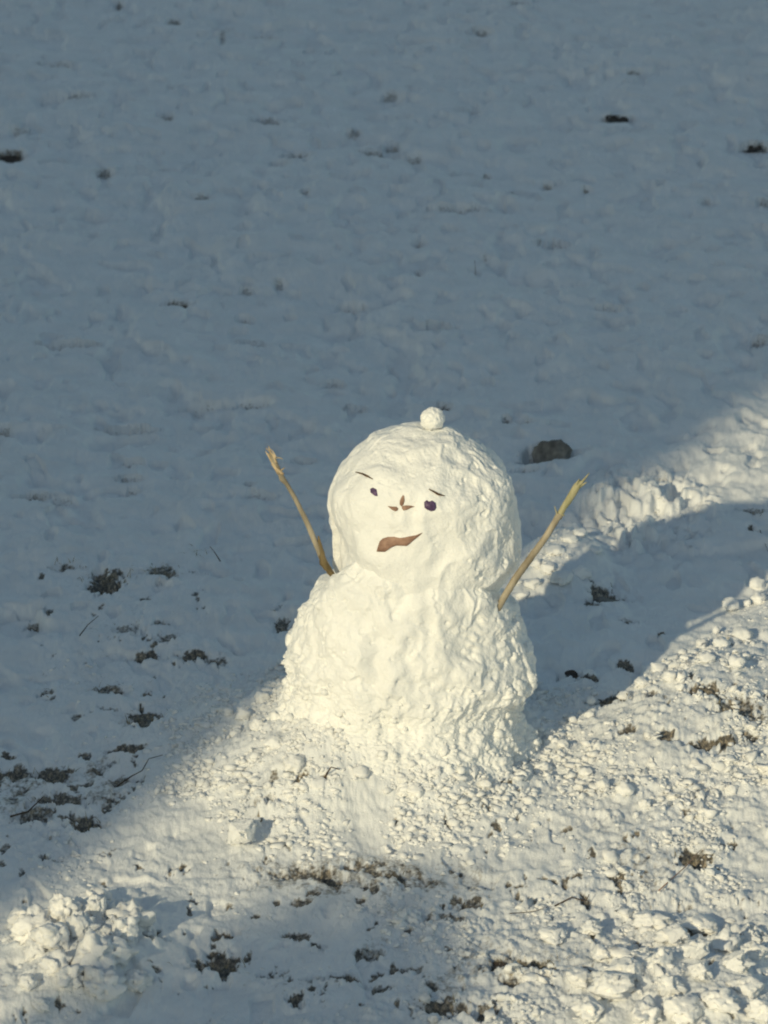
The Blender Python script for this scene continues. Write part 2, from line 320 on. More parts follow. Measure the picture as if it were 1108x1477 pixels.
hw = math.tan(math.atan(math.tan(VF / 2) * 0.75)) * 1.22
NX = 1060
xi = np.concatenate([-(1 + np.geomspace(.02, 60, 34))[::-1], np.linspace(-1, 1, NX), 1 + np.geomspace(.02, 60, 34)])
ys = [-1.75]
while ys[-1] < 8.6: ys.append(ys[-1] + .0052 * ((ys[-1] + 9.06) / 7.6) ** 1.9)
ys = np.array(ys)
ys = np.concatenate([(-1.75 - np.geomspace(.02, 60, 40))[::-1], ys, 8.6 + np.geomspace(.05, 260, 40)])
half = np.where(ys > -1.75, (ys + 9.35) * hw, (-1.75 + 9.35) * hw)
GX = xi[None, :] * half[:, None]; GX = GX - .03
GY = np.repeat(ys[:, None], len(xi), 1)
fx, fy = GX.ravel(), GY.ravel()
core = (np.abs(fx) < 3) & (fy > -2.6) & (fy < 10)
gz = np.zeros_like(fx); gs = np.zeros_like(fx)
gz[core], gs[core] = ground_h(fx[core], fy[core])
out = ~core
gz[out] = .030 * fbm(fx[out] * .55, fy[out] * .55, 0, 3, 1) + .014 * fbm(fx[out] * 3, fy[out] * 3, 0, 2, 4)
nr, nc = len(ys), len(xi)
idx = np.arange(nr * nc).reshape(nr, nc)
F = np.stack([idx[:-1, :-1].ravel(), idx[:-1, 1:].ravel(), idx[1:, 1:].ravel(), idx[1:, :-1].ravel()], 1)
ground = mesh_from('ground', np.stack([fx, fy, gz], 1), F, M_GROUND, attrs={'soil_shade': gs})
tag(ground, 'trampled snow covering a lawn with dead grass and litter showing', kind='structure')

# ------------------------------------------------------------------ snowman
def curve_tab(tab, n):
    """smooth resampling of rows (vl, ul, vr, ur)"""
    tab = np.array(tab, float); k = len(tab); t = np.linspace(0, k - 1, n); out = []
    for tt in t:
        i = min(int(tt), k - 2); f = tt - i
        p0 = tab[max(i - 1, 0)]; p1 = tab[i]; p2 = tab[i + 1]; p3 = tab[min(i + 2, k - 1)]
        out.append(.5 * ((2 * p1) + (-p0 + p2) * f + (2 * p0 - 5 * p1 + 4 * p2 - p3) * f * f + (-p0 + 3 * p1 - 3 * p2 + p3) * f ** 3))
    return np.array(out)
def loft(name, tab, depth, n, m, disp, mat, parent, yoff=0.0, power=2.15, collar=0.0, trim=(0, 0)):
    rows = curve_tab(tab, n); P = np.zeros((n, m, 3)); th = np.linspace(0, 2 * math.pi, m, endpoint=False)
    for i, (vl, ul, vr, ur) in enumerate(rows):
        tk = float(sstep(30, 250, ur - ul)); tl, tr_ = trim[0] * tk, trim[1] * tk
        L = on_y(ul + tl, vl); Rr = on_y(ur - tr_, vr)
        c = (L + Rr) / 2; rx = max((Rr.x - L.x) / 2, .0005); ry = depth * rx
        cs, sn = np.cos(th), np.sin(th); e = 2 / power
        X = np.sign(cs) * np.abs(cs) ** e; Y = np.sign(sn) * np.abs(sn) ** e
        P[i, :, 0] = c.x + rx * X; P[i, :, 1] = yoff + ry * Y - (.085 * float(sstep(.30, -.02, c.z)) * np.maximum(-Y, 0) if collar else 0)
        P[i, :, 2] = c.z + (Rr.z - L.z) / 2 * X + collar * np.maximum(-Y, 0) ** 1.25 * float(sstep(.25, .42, c.z)) * min(1, rx / .2)
    def normals(P):
        du = np.roll(P, -1, 1) - np.roll(P, 1, 1); dv = np.gradient(P, axis=0)
        N = np.cross(dv, du); N /= np.linalg.norm(N, axis=2)[..., None] + 1e-9
        ctr = P.mean((0, 1)); s = np.sign((N * (P - ctr)).sum(2).mean()); return N * s
    N = normals(P)
    N[:6] = N[6:12].mean((0, 1)) * 0 + np.array([0, 0, 1.0])
    d = disp(P, N)
    for f in d: P = P + f(P, normals(P))
    idx = np.arange(n * m).reshape(n, m); a = idx[:-1]; b = idx[1:]
    F = np.stack([a.ravel(), b.ravel(), np.roll(b, -1, 1).ravel(), np.roll(a, -1, 1).ravel()], 1)
    o = mesh_from(name, P.reshape(-1, 3), F, mat, parent=parent)
    return o, P.reshape(-1, 3), F
def n3(P, s, seed, o=3, gain=.5, sz=1.0):
    return fbm(P[..., 0] * s, P[..., 1] * s, P[..., 2] * s * sz, o, seed, gain)
def warp(P, s, a, seed):
    return P + a * np.stack([n3(P, s, seed, 2), n3(P, s, seed + 3, 2), n3(P, s, seed + 6, 2)], -1)
def smear(P, s, seed, sz=1.0, wa=.03):
    """sharp-edged smears of packed snow: warped ridged noise"""
    Q = warp(P, s * .5, wa, seed + 50); r = np.sqrt(n3(Q, s, seed, 2, .5, sz) ** 2 + .006); return .35 - np.minimum(r, .7)

snowman = tag(empty('snowman', (0, 0, 0)), 'sunlit snowman with a leaf mouth, purple eyes and two raised stick arms', 'snowman')

HEAD = [(619,611.3,619,611.7),(618.5,602,619,620),(618,586,621,640),(624,562,625,660),(635,532,633,680),(649,512,646,700),(662,497,658,716),(682,481,676,738),(704,470,698,749),
        (732,467,730,751),(764,471,762,756),(795,472,792,755),(815,475,818,748),(832,485,838,734),(846,505,858,714),(856,540,872,684)]
def head_disp(P, N):
    def f1(P, N):
        rt = sstep(.02, .2, P[..., 0])
        d = .012 * n3(P, 6, 101, 2) + .0065 * n3(P, 12, 104, 2)
        # a shallow dented forehead and a flattened left cheek
        d = d - .026 * np.exp(-(((P[..., 0] + .165) / .045) ** 2 + ((P[..., 2] - .565) / .11) ** 2)) * (P[..., 1] < 0)
        d = d + (.0110 + .004 * rt) * smear(P, 9, 110, .75, .06)
        return (d - d.mean() - .003)[..., None] * N
    def f2(P, N):
        rt = sstep(.04, .22, P[..., 0]); tp = sstep(.78, .86, P[..., 2])
        lo = sstep(.52, .42, P[..., 2]) * sstep(-.05, .15, P[..., 0])
        d = (.0020 + .0050 * np.maximum(rt, tp) + .005 * lo) * smear(P, 24, 120, .6, .03) + (.0007 + .0012 * rt + .002 * lo) * n3(P, 55, 130, 3, .6)
        pit = sstep(.42, .7, n3(P, 34, 137, 2)); d = d - .005 * pit * (.35 + rt)
        return d[..., None] * N
    return [f1, f2]
head, HV, HF = loft('head', HEAD, .88, 420, 620, head_disp, M_PACK, snowman, yoff=.005, power=2.35, trim=(5, 7))

BODY = [(812,560,822,650),(822,526,840,680),(832,494,854,702),(843,466,866,722),(856,455,884,742),(876,438,904,753),(900,425,924,763),(925,415,942,771),
        (957,413,958,775),(982,418,978,767),(1000,412,992,755),(1014,404,1008,752),(1032,394,1028,753),(1052,382,1050,758),(1075,366,1078,770),(1110,348,1112,786),(1150,336,1150,796)]
def body_disp(P, N):
    def f1(P, N):
        d = .018 * n3(P, 5.5, 201, 2) + .012 * n3(P, 12, 204, 2) + .014 * smear(P, 9, 210, .8, .07)
        return (d - d.mean() - .004)[..., None] * N
    def f2(P, N):
        sd = sstep(.10, .28, np.abs(P[..., 0])); lo = sstep(.38, .12, P[..., 2])
        d = (.0078 + .0050 * sd + .003 * lo) * smear(P, 17, 220, .6, .06) + (.0008 + .0012 * sd + .003 * lo) * n3(P, 48, 230, 3, .6)
        d = d + .005 * lo * np.abs(n3(P, 26, 240, 2)) - .004 * sstep(.35, .6, n3(P, 30, 237, 2))
        # furrows left by fingers below the neck on the right
        fx_ = P[..., 0] - .155; fz_ = P[..., 2] - .385
        a = fx_ * .85 - fz_ * .5; b = fx_ * .5 + fz_ * .85
        d = d - .006 * np.exp(-(a / .028) ** 2 - (b / .05) ** 4) * (.5 + .5 * np.sin(b * 320)) * (P[..., 1] < 0)
        return d[..., None] * N
    def f3(P, N):                                    # flakes standing off sideways
        d = .008 * sstep(.2, .6, n3(P, 17, 250, 3, .55, 1.3)) * sstep(.15, .3, np.abs(P[..., 0]))
        return d[..., None] * N
    return [f1, f2, f3]
body, BV, BF = loft('body', BODY, .84, 560, 760, body_disp, M_PACK, snowman, yoff=.01, collar=.15, trim=(2, 1))

def ico(sub=2):
    bm = bmesh.new(); bmesh.ops.create_icosphere(bm, subdivisions=sub, radius=1.0)
    v = np.array([q.co[:] for q in bm.verts]); f = np.array([[q.index for q in fc.verts] for fc in bm.faces]); bm.free(); return v, f
I1, I2, I4, I5 = ico(1), ico(2), ico(4), ico(5)
def lump_verts(base, r, seed, rough=.16, flat=.8, freq=1.6, facet=0.0):
    v = base.copy()
    n = fbm(v[:, 0] * freq + seed * 9.7, v[:, 1] * freq, v[:, 2] * freq, 3, seed % 50, .55)
    v = v * (1 + rough * n * 2.2)[:, None]
    if len(v) > 100: v = v * (1 + .07 * np.abs(fbm(v[:, 0] * 4 + seed, v[:, 1] * 4, v[:, 2] * 4, 3, 11, .6)))[:, None]
    if facet:
        r_ = np.random.RandomState(seed)
        for k in range(9):
            d = r_.normal(size=3); d /= np.linalg.norm(d); h = 1 - facet * r_.rand() - .08
            over = np.maximum(v @ d - h, 0); v = v - over[:, None] * d[None, :] * .93
    v = v * np.array([r, r, r * flat]); return v

# small snowball on top of the head
pc = on_y(624, 604, .0)
v = lump_verts(I5[0], .0285, 3, .060, .96, 1.6); v = v * (1 + .005 * fbm(v[:, 0] * 120, v[:, 1] * 160, v[:, 2] * 160, 2, 5))[:, None]
knob = mesh_from('snowball', v + np.array([pc.x, .0, pc.z]), I5[1], M_PACK, parent=head)
tag(knob, 'small smooth snowball set on the crown of the head')

bvh = BVHTree.FromPolygons([Vector(map(float, p)) for p in HV], [tuple(map(int, f)) for f in HF])
def on_head(u, v):
    loc, nrm, i, d = bvh.ray_cast(CAM, ray(u, v).normalized())
    if nrm.dot(ray(u, v)) > 0: nrm = -nrm
    return loc, nrm
def patch(name, pts, mat, thick=.004, dome=0.0, sub=3, label=None, seed=1):
    """a thin solid piece with this outline pressed on the face"""
    c = np.mean(pts, 0); ring = []
    n = len(pts)
    for i in range(n):
        for k in range(3):
            f = k / 3; ring.append(pts[i] * (1 - f) + pts[(i + 1) % n] * f)
    ring = np.array(ring); n = len(ring)
    _, NN = on_head(*c); NN = (NN * .5 + Vector((0, -.5, .1)) * .5).normalized()
    top, bot, faces = [], [], []
    levels = [1.0, .8, .5, .2]
    verts = []
    for li, s in enumerate(levels):
        for i in range(n):
            q = c + (ring[i] - c) * s; loc, _n = on_head(*q)
            h = thick * .35 + (dome + thick * .65) * math.sqrt(max(0, 1 - s * s * .98)) + .0006 * math.sin(i * 1.7 + seed) * (li > 0)
            verts.append(loc + NN * h)
    base = len(verts)
    for i in range(n):
        loc, _n = on_head(*ring[i]); verts.append(loc - NN * .004)
    loc, _n = on_head(*c); verts.append(loc + NN * (thick + dome)); ci = len(verts) - 1
    for li in range(len(levels) - 1):
        for i in range(n):
            j = (i + 1) % n; a = li * n; b = (li + 1) * n; faces.append([a + i, a + j, b + j, b + i])
    for i in range(n):
        j = (i + 1) % n; faces.append([(len(levels) - 1) * n + i, (len(levels) - 1) * n + j, ci]); faces.append([base + i, base + j, j, i])
    o = mesh_from(name, [tuple(q) for q in verts], faces, mat, parent=head)
    if label: o['label'] = label
    return o
def tube(name, pts, radii, mat, parent=None, sides=8, wob=.0, seed=0, sub=6):
    P = []; Rr = []
    for i in range(len(pts) - 1):
        for k in range(sub):
            f = k / sub; P.append(pts[i].lerp(pts[i + 1], f)); Rr.append(radii[i] * (1 - f) + radii[i + 1] * f)
    P.append(pts[-1]); Rr.append(radii[-1]); r_ = random.Random(seed); V = []; Fc = []
    for i, p in enumerate(P):
        t = (P[min(i + 1, len(P) - 1)] - P[max(i - 1, 0)]).normalized()
        a = t.cross(Vector((.3, 1, .2))).normalized(); b = t.cross(a)
        for s in range(sides):
            an = 2 * math.pi * s / sides; rr = Rr[i] * (1 + wob * (r_.random() - .5))
            V.append(p + a * math.cos(an) * rr + b * math.sin(an) * rr)
    for i in range(len(P) - 1):
        for s in range(sides):
            q = (s + 1) % sides; Fc.append([i * sides + s, i * sides + q, (i + 1) * sides + q, (i + 1) * sides + s])
    Fc.append(list(range(sides))[::-1]); Fc.append([(len(P) - 1) * sides + s for s in range(sides)])
    return mesh_from(name, [tuple(q) for q in V], Fc, mat, parent=parent)

Z = lambda L, s=160 / 1108.: [np.array((500 + x * s, 660 + y * s)) for x, y in L]
patch('eye', Z([(236,312),(262,300),(300,318),(312,385),(285,384),(240,350)]), M_BERRY, .002, .001, label='small square dark purple eye', seed=2)
patch('eye', Z([(775,445),(800,425),(825,440),(855,428),(890,452),(897,500),(880,528),(845,537),(805,520),(778,500)]), M_BERRY, .003, .002, label='large round dark purple eye', seed=5)
patch('nose_leaf', Z([(565,372),(576,388),(580,430),(568,470),(548,487),(532,470),(532,430),(548,395)]), M_LEAF, .003, .001, seed=3)
patch('nose_leaf', Z([(552,485),(590,477),(640,479),(680,488),(640,502),(600,522),(568,528),(552,508)]), M_LEAF, .003, .001, seed=4)
patch('nose_leaf', Z([(408,483),(450,488),(500,492),(516,508),(510,528),(488,537),(455,522),(425,498)]), M_LEAF, .003, .001, seed=6)
patch('mouth', Z([(300,938),(312,890),(330,838),(360,808),(410,793),(470,790),(530,803),(580,797),(630,786),(690,776),(760,750),(715,790),(670,825),(630,862),(600,882),(550,880),(500,878),(450,895),(400,915),(385,940),(340,940)]),
      M_LEAF, .004, .0015, label='reddish brown leaf strip set as a crooked mouth', seed=7)
def brow(pts, seed):
    P = [on_head(*q)[0] + Vector((0, -.0018, .001)) for q in Z(pts)]
    o = tube('eyebrow', P, [.0013, .0025, .0027, .0009], M_BROW, head, 6, .25, seed, 4); return o
brow([(92,146),(160,164),(205,186),(262,216)], 1); brow([(822,316),(870,340),(915,368),(980,382)], 2)

def strip(V, Fc, p0, dirv, L, W, side, curl, r_):
    n = 7; b = len(V)
    for i in range(n):
        t = i / (n - 1); c = p0 + dirv * (L * t) + side * (curl * t * t); w2 = W * (1 - t) ** .6 * .5 + .0006
        nn = dirv.cross(Vector((0, 1, 0))).normalized()
        V += [c + nn * w2, c - nn * w2, c - nn * w2 * .9 + Vector((0, .0016, 0)), c + nn * w2 * .9 + Vector((0, .0016, 0))]
    for i in range(n - 1):
        for k in range(4):
            q = (k + 1) % 4; a = b + i * 4; Fc.append([a + k, a + q, a + 4 + q, a + 4 + k])
    Fc.append([b, b + 3, b + 2, b + 1]); e = b + (n - 1) * 4; Fc.append([e, e + 1, e + 2, e + 3])
def arm(pix, radii, mats, ycurve, husk, label, seed):
    P = [on_y(u, v, y) for (u, v), y in zip(pix, ycurve)]
    a = tube('arm', P, radii, mats[0], snowman, 12, .10, seed, 8); a['label'] = label
    r_ = random.Random(seed); V = []; Fc = []
    for (u0, v0, u1, v1, wd, cu) in husk:
        p0 = on_y(u0, v0, ycurve[-1] - .004 - .004 * r_.random()); p1 = on_y(u1, v1, ycurve[-1] - .012 + .02 * r_.random())
        d = p1 - p0; L = d.length; d.normalize(); side = d.cross(Vector((0, 1, 0))).normalized()
        strip(V, Fc, p0, d, L, wd, side, cu, r_)
    mesh_from('husk', [tuple(q) for q in V], Fc, M_HUSK, parent=a)
    return a, P
ZL = lambda x, y: (360 + x * 140 / 862., 620 + y * 240 / 1477.)
ZR = lambda x, y: (680 + x * 428 / 1108., 560 + y * 400 / 1036.)
aL, PL = arm([ZL(790,1370), ZL(735,1290), ZL(660,1170), ZL(590,1010), ZL(500,800), ZL(400,600), ZL(330,480), ZL(292,435), ZL(270,385), ZL(215,270), ZL(180,205)],
    [.006,.0062,.0088,.0070,.0066,.0056,.0054,.0078,.0058,.0070,.0040], [M_STALK], [-.02,-.02,-.025,-.03,-.035,-.04,-.045,-.048,-.05,-.053,-.055],
    [(*ZL(262,390),*ZL(148,185),.0085,.002),(*ZL(300,400),*ZL(200,300),.0075,.003),(*ZL(255,380),*ZL(196,315),.0045,-.002),(*ZL(240,300),*ZL(158,150),.0055,-.003),(*ZL(225,250),*ZL(292,228),.0025,-.010),
     (*ZL(235,260),*ZL(165,152),.0040,.006),(*ZL(275,370),*ZL(305,330),.004,-.003),(*ZL(235,250),*ZL(210,165),.003,.006)],
    'thin tan stalk leaning left with a frayed husk at its tip', 11)
# a darker strip of bark at its foot
dk = tube('bark', [PL[1] + Vector((.002, -.004, 0)), PL[2] + Vector((-.001, -.006, 0)), PL[2].lerp(PL[3], .55) + Vector((.005, -.002, 0)), PL[3] + Vector((.006, 0, .02))], [.0075, .0098, .0072, .002], M_STALKD, aL, 8, .2, 3)
aR, PR = arm([ZR(95,830), ZR(120,785), ZR(165,710), ZR(220,635), ZR(275,560), ZR(318,490), ZR(332,468)],
    [.0085,.0088,.0092,.0088,.0082,.0080,.0096], [M_STALK], [-.120,-.118,-.112,-.106,-.10,-.095,-.094],
    [(*ZR(325,485),*ZR(340,455),.016,.001)], 'tan stalk leaning right with a greenish split upper end', 12)
up = tube('arm_tip', [PR[-1], on_y(*ZR(345,445), -.094), on_y(*ZR(368,410), -.094), on_y(*ZR(392,370), -.095), on_y(*ZR(408,345), -.095)], [.0080,.0078,.0092,.0096,.0060], M_STALKG, aR, 12, .12, 5)
rr_ = random.Random(4)
for par, LL in ((up, [(378,395,443,318,.008,.002),(395,375,425,330,.007,-.002),(400,372,432,352,.006,.001),(380,390,400,338,.007,-.002)]), (aR, [(330,470,348,478,.004,.002)]), (aR, [(322,480,312,440,.003,.001)])):
    V = []; Fc = []
    for (a0, b0, a1, b1, wd, cu) in LL:
        p0 = on_y(*ZR(a0, b0), -.100); p1 = on_y(*ZR(a1, b1), -.104); d = (p1 - p0); L = d.length; d.normalize(); strip(V, Fc, p0, d, L, wd, d.cross(Vector((0, 1, 0))).normalized(), cu, rr_)
    mesh_from('husk', [tuple(q) for q in V], Fc, M_STALKG, parent=aR)
r0 = random.Random(5)

# ------------------------------------------------------------------ snow crumbs (nobody could count them)
def crumbs(n, rmin, rmax, seed, base, keep, box, name, zfun=None):
    r_ = np.random.RandomState(seed); X = []; 
    x = r_.uniform(box[0], box[1], n * 6); y = r_.uniform(box[2], box[3], n * 6)
    k = keep(x, y) > r_.rand(n * 6); x = x[k][:n]; y = y[k][:n]
    z, s = ground_h(x, y); ok = (s < .3) | (r_.rand(len(x)) < .35); x, y, z = x[ok], y[ok], z[ok]; n = len(x)
    rad = rmin * (rmax / rmin) ** (r_.rand(n) ** 1.7)
    bv, bf = base; nb = len(bv)
    V = np.zeros((n, nb, 3)); 
    var = [lump_verts(bv, 1.0, 300 + i, .50, .75, 1.7, .6) for i in range(40)]
    for i in range(n):
        q = var[i % 40]; a = r_.rand() * 6.283; c, s_ = math.cos(a), math.sin(a)
        sx = rad[i] * (.8 + .5 * r_.rand())
        V[i, :, 0] = (q[:, 0] * c - q[:, 1] * s_) * sx + x[i]; V[i, :, 1] = (q[:, 0] * s_ + q[:, 1] * c) * rad[i] + y[i]
        V[i, :, 2] = q[:, 2] * rad[i] + z[i] + rad[i] * .05
    Fa = (bf[None] + (np.arange(n) * nb)[:, None, None]).reshape(-1, 3)
    return V.reshape(-1, 3), Fa
def crumb_density(x, y):
    m = lump_mask(x, y); r = np.hypot(x, y)
    clump = sstep(-.1, .45, perlin(x * 6, y * 5, 0, 401) + .5 * perlin(x * 15, y * 13, 0, 402))
    return sstep(.35, 1.0, m) * (.05 + .95 * clump) * sstep(-1.7, -1.5, y) * (np.hypot(x, y - .02) > .27)
va, fa = crumbs(12500, .0030, .0120, 1, I1, crumb_density, (-1.1, 1.5, -1.6, 1.8), 'a')
vb, fb = crumbs(3000, .008, .023, 2, I2, lambda x, y: crumb_density(x, y) ** 2 * (.35 + .65 * sstep(.2, .5, x * LP.x + y * LP.y)), (-1.1, 1.5, -1.6, 1.7), 'b')
vc, fc = crumbs(4200, .0035, .0185, 4, I1, lambda x, y: sstep(.66, .42, np.hypot(x + .06, y + .04)) * sstep(-.4, .4, perlin(x * 9, y * 8, 0, 411)) * (np.hypot(x, y - .02) > .24), (-.8, .7, -.75, .6), 'c')
vall = np.concatenate([va, vb, vc]); fall = np.concatenate([fa, fb + len(va), fc + len(va) + len(vb)])
cr = mesh_from('snow_crumbs', vall, fall, M_CRUMB)
tag(cr, 'loose crumbs of broken snow strewn round the snowman and over the trampled ground', 'snow', kind='stuff')

# crumbs pressed on the lower body and skirt
bb = BVHTree.FromPolygons([Vector(map(float, p)) for p in BV], [tuple(map(int, f)) for f in BF])
r_ = np.random.RandomState(9); V = []; n = 0
var = [lump_verts(I1[0], 1.0, 500 + i, .22, .85, 1.3, .2) for i in range(30)]
for i in range(750):
    an = r_.uniform(0, 2 * math.pi); zz = .02 + .26 * r_.rand() ** 2.4
    o_ = Vector((math.cos(an) * .8, math.sin(an) * .8, zz)); hit, nn_, _, _ = bb.ray_cast(o_, Vector((-math.cos(an), -math.sin(an), 0)))
    if hit is None: continue
    ra = .004 * (4 ** (r_.rand() ** 2)); q = var[i % 30] * ra * (.8 + .4 * r_.rand()); V.append(q + np.array(hit)); n += 1
nb = len(I1[0]); Fa = (I1[1][None] + (np.arange(n) * nb)[:, None, None]).reshape(-1, 3)
tag(mesh_from('clinging_crumbs', np.concatenate(V), Fa, M_PACK, parent=snowman), kind='stuff')

# ------------------------------------------------------------------ lumps one can tell apart
def hz(x, y): return float(ground_h(np.array([x]), np.array([y]))[0][0])
def lump(name, u, v, wpx, hpx, label, cat, group=None, seed=1, facet=.35, rough=.2, base=I4, deep=1.0, lift=.6, zbase=0.0):
    x, y = g(u, v + hpx * .30, .03); a = px_w(wpx, v) / 2; h = px_w(hpx, v) / 2
    z = hz(x, y)
    q = lump_verts(base[0], 1.0, seed, rough * 1.3, 1.0, 1.7, facet * .75)
    q = q * (1 + .11 * fbm(q[:, 0] * 4.5, q[:, 1] * 4.5, q[:, 2] * 4.5, 3, seed % 30, .6))[:, None]
    q = q * np.array([a, a * deep, h])
    o = mesh_from(name, q, base[1], M_CRUMB); o.location = (x, y, z + h * (lift + .08) + zbase); o.rotation_euler = (0, 0, 0)
    tag(o, label, cat, group); return o
lump('snow_block', 348, 1191, 44, 46, 'pale angular block of snow standing alone left of the snowman base', 'snow block', None, 21, .60, .20, lift=.75)
PG = 'rounded snow lumps heaped at the lower left'
for i, (u, v, w_, h_) in enumerate([(50,1338,56,50),(92,1330,44,46),(78,1365,50,44),(120,1318,52,48),(116,1352,40,40),(142,1330,26,30),(188,1325,58,50),(180,1352,40,34),(158,1318,24,24),(140,1385,62,50),(170,1378,46,40),
        (80,1395,46,38),(52,1373,34,30),(15,1330,30,36),(100,1410,40,34),(150,1415,56,44),(195,1400,40,34),(138,1285,44,26),(42,1420,28,22),(60,1440,24,18),(215,1335,26,26),(30,1300,34,26),(85,1300,30,24)]):
    lump('snow_lump', u, v, w_, h_, 'rounded pale snow lump in the jumbled heap at the lower left', 'snow lump', PG, 30 + i, .22, .22, lift=.45)
RG = 'snow lumps jumbled at the lower right'
for i, (u, v, w_, h_) in enumerate([(1045,1345,44,36),(1088,1360,40,34),(972,1330,40,32),(940,1305,50,26),(905,1400,54,36),(955,1395,36,30),(1000,1375,36,34),(1040,1445,46,32),(985,1450,56,34),(930,1455,50,34),(1085,1330,30,20),
        (880,1420,56,44),(835,1400,34,26),(800,1330,36,26),(850,1320,30,22),(1080,1420,44,30),(1010,1410,34,28),(850,1450,48,30),(965,1430,36,26),(1060,1390,40,28),(1100,1450,40,34),(905,1345,32,26),(870,1365,34,24),(1015,1310,44,22)]):
    lump('snow_lump', u, v, w_, h_, 'weathered snow lump in the sunlit rubble at the lower right', 'snow lump', RG, 70 + i, .3, .24, lift=.45)
HG = 'snow balls along the edge of the sunlit heap on the right'
for i, (u, v, w_, h_) in enumerate([(1092,828,26,22),(1078,858,13,13),(1055,862,26,16),(1033,902,12,12),(1095,855,22,18),(984,938,14,12),(1000,948,18,13),(950,972,24,16),(1012,930,20,14),(853,1012,15,16),(826,1030,15,14),(850,1028,17,12),(795,1060,14,14),(812,1072,18,14),(1040,940,26,18),(1070,920,30,20),
        (925,990,22,14),(900,1002,20,14),(965,1000,22,16),(1062,985,26,18),(1018,975,24,16)]):
    lump('snow_lump', u, v, w_, h_, 'small snow ball on the edge of the sunlit heap right of the snowman', 'snow lump', HG, 110 + i, .2, .16, base=I2 if w_ < 16 else ico(3), lift=.7)
TG = 'broken snow lumps in the sunlit strip behind the snowman'
for i, (u, v, w_, h_) in enumerate([(768,838,28,18),(790,822,26,16),(812,838,34,18),(838,826,30,18),(800,800,34,16),(822,786,24,12),(775,812,20,14),(755,850,18,12),(838,768,24,14),(860,800,22,12),(745,830,18,12)]):
    lump('snow_lump', u, v, w_, h_, 'broken snow lump in the sunlit strip beside the right stick arm', 'snow lump', TG, 140 + i, .5, .16, base=ico(3), lift=.4)
SG = 'snow lumps fallen round the foot of the snowman'
for i, (u, v, w_, h_) in enumerate([(395,1110,26,22),(425,1135,30,24),(372,1080,22,20),(352,1055,22,20),(340,1075,18,16),(330,1045,16,16),(378,1040,22,20),(460,1150,26,20),(652,1065,30,26),(680,1085,24,20),(520,1145,24,18),(560,1130,22,20),
        (720,1110,24,18),(752,1120,22,16),(610,1120,22,24),(600,1155,24,16),(700,1140,20,14),(785,1100,22,16),(640,1130,20,16),(870,1130,22,18),(902,1138,28,22),(845,1110,20,14),(930,1155,18,14)]):
    lump('snow_lump', u, v, w_, h_, 'fallen snow lump lying round the foot of the snowman', 'snow lump', SG, 170 + i, .25, .18, base=ico(3), lift=.35)

# ------------------------------------------------------------------ stones, leaves, twigs, grass
def stone(u, v, wpx, hpx, label, seed, deep=.7):
    x, y = g(u, v + hpx * .25); a = px_w(wpx, v) / 2; h = px_w(hpx, v) / 2
    q = lump_verts(I4[0], 1.0, seed, .14, 1.0, 1.2, .5) * np.array([a, a * deep, h])
    o = mesh_from('stone', q, I4[1], M_STONE); o.location = (x, y, hz(x, y) + h * (.8 if v < 700 else .4)); tag(o, label, 'stone'); return o
stone(797, 642, 62, 52, 'dark brown stone half buried in shaded snow behind the head', 901)
stone(873, 864, 50, 24, 'flat dark stone sunk in the shadow right of the body', 902)
def snowcap(u, v, wpx, hpx, seed):
    pass
def leaf(u, v, wpx, hpx, rot, label, seed, mat=M_DLEAF):
    x, y = g(u, v); L = px_w(wpx, v); W = L * .42; r_ = random.Random(seed); n = 12; m = 5; V = []; Fc = []
    for i in range(n + 1):
        t = i / n; w2 = W * (math.sin(math.pi * t) ** .7) * (1 + .15 * r_.random()) + .0004
        for j in range(m):
            s = j / (m - 1) * 2 - 1
            V.append(((t - .5) * L, s * w2, .10 * L * (abs(s) ** 2) + .04 * L * math.sin(t * 5 + seed) + .05 * L * (t - .5) ** 2 * 4))
    k = len(V); V += [(a, b, c - .0012) for a, b, c in V]
    for i in range(n):
        for j in range(m - 1):
            a = i * m + j; Fc.append([a, a + 1, a + m + 1, a + m]); Fc.append([k + a, k + a + m, k + a + m + 1, k + a + 1])
    b0 = bmesh.new()
    o = mesh_from('dead_leaf', V, Fc, mat); b0.free()
    o.location = (x, y, hz(x, y) + .005); o.rotation_euler = (r_.uniform(.10, .3), r_.uniform(-.1, .1), rot); tag(o, label, 'leaf'); return o
leaf(256, 431, 28, 9, -.35, 'dark curled leaf on shaded snow at mid left, above the left stick', 1)
leaf(890, 165, 34, 9, -.3, 'dark leaf on the far shaded snow at upper right', 2)
leaf(13, 228, 30, 11, .35, 'dark leaf at the far left edge of the shaded snow', 3)
leaf(1085, 209, 30, 11, -.5, 'dark leaf at the far right edge of the shaded snow', 4)
leaf(641, 578, 18, 11, .1, 'small dark leaf standing in snow just behind the snowball on the head', 5)
leaf(824, 972, 20, 8, -.4, 'dark leaf in the shadow right of the snowman waist', 6)
leaf(50, 715, 28, 9, .1, 'dark leaf in a dent at the left edge, level with the snowman mouth', 7)
leaf(1068, 1345, 26, 14, .3, 'black leaf lying between snow lumps at the lower right edge', 8)
None and leaf(430, 1165, 20, 8, .2, 'brown leaf scrap on sunlit snow in front of the snowman', 9, M_LEAF)
leaf(720, 1394, 20, 10, -.6, 'dark leaf beside the grassy hollow at bottom right of centre', 10)
def twig(pix, r, label, seed, lift=.008, mat=M_TWIG):
    P = []
    for (u, v, up_) in pix:
        x, y = g(u, v, up_); P.append(Vector((x, y, hz(x, y) + lift + up_)))
    rad = [r * (1 - .55 * i / (len(P) - 1)) for i in range(len(P))]
    o = tube('twig', P, rad, mat, None, 6, .3, seed, 3); tag(o, label, 'twig'); return o
twig([(168,1126,0),(190,1120,.01),(205,1112,.02),(215,1103,.03),(235,1101,.02)], .0018, 'thin forked dark twig in shade left of the snowman base', 1)
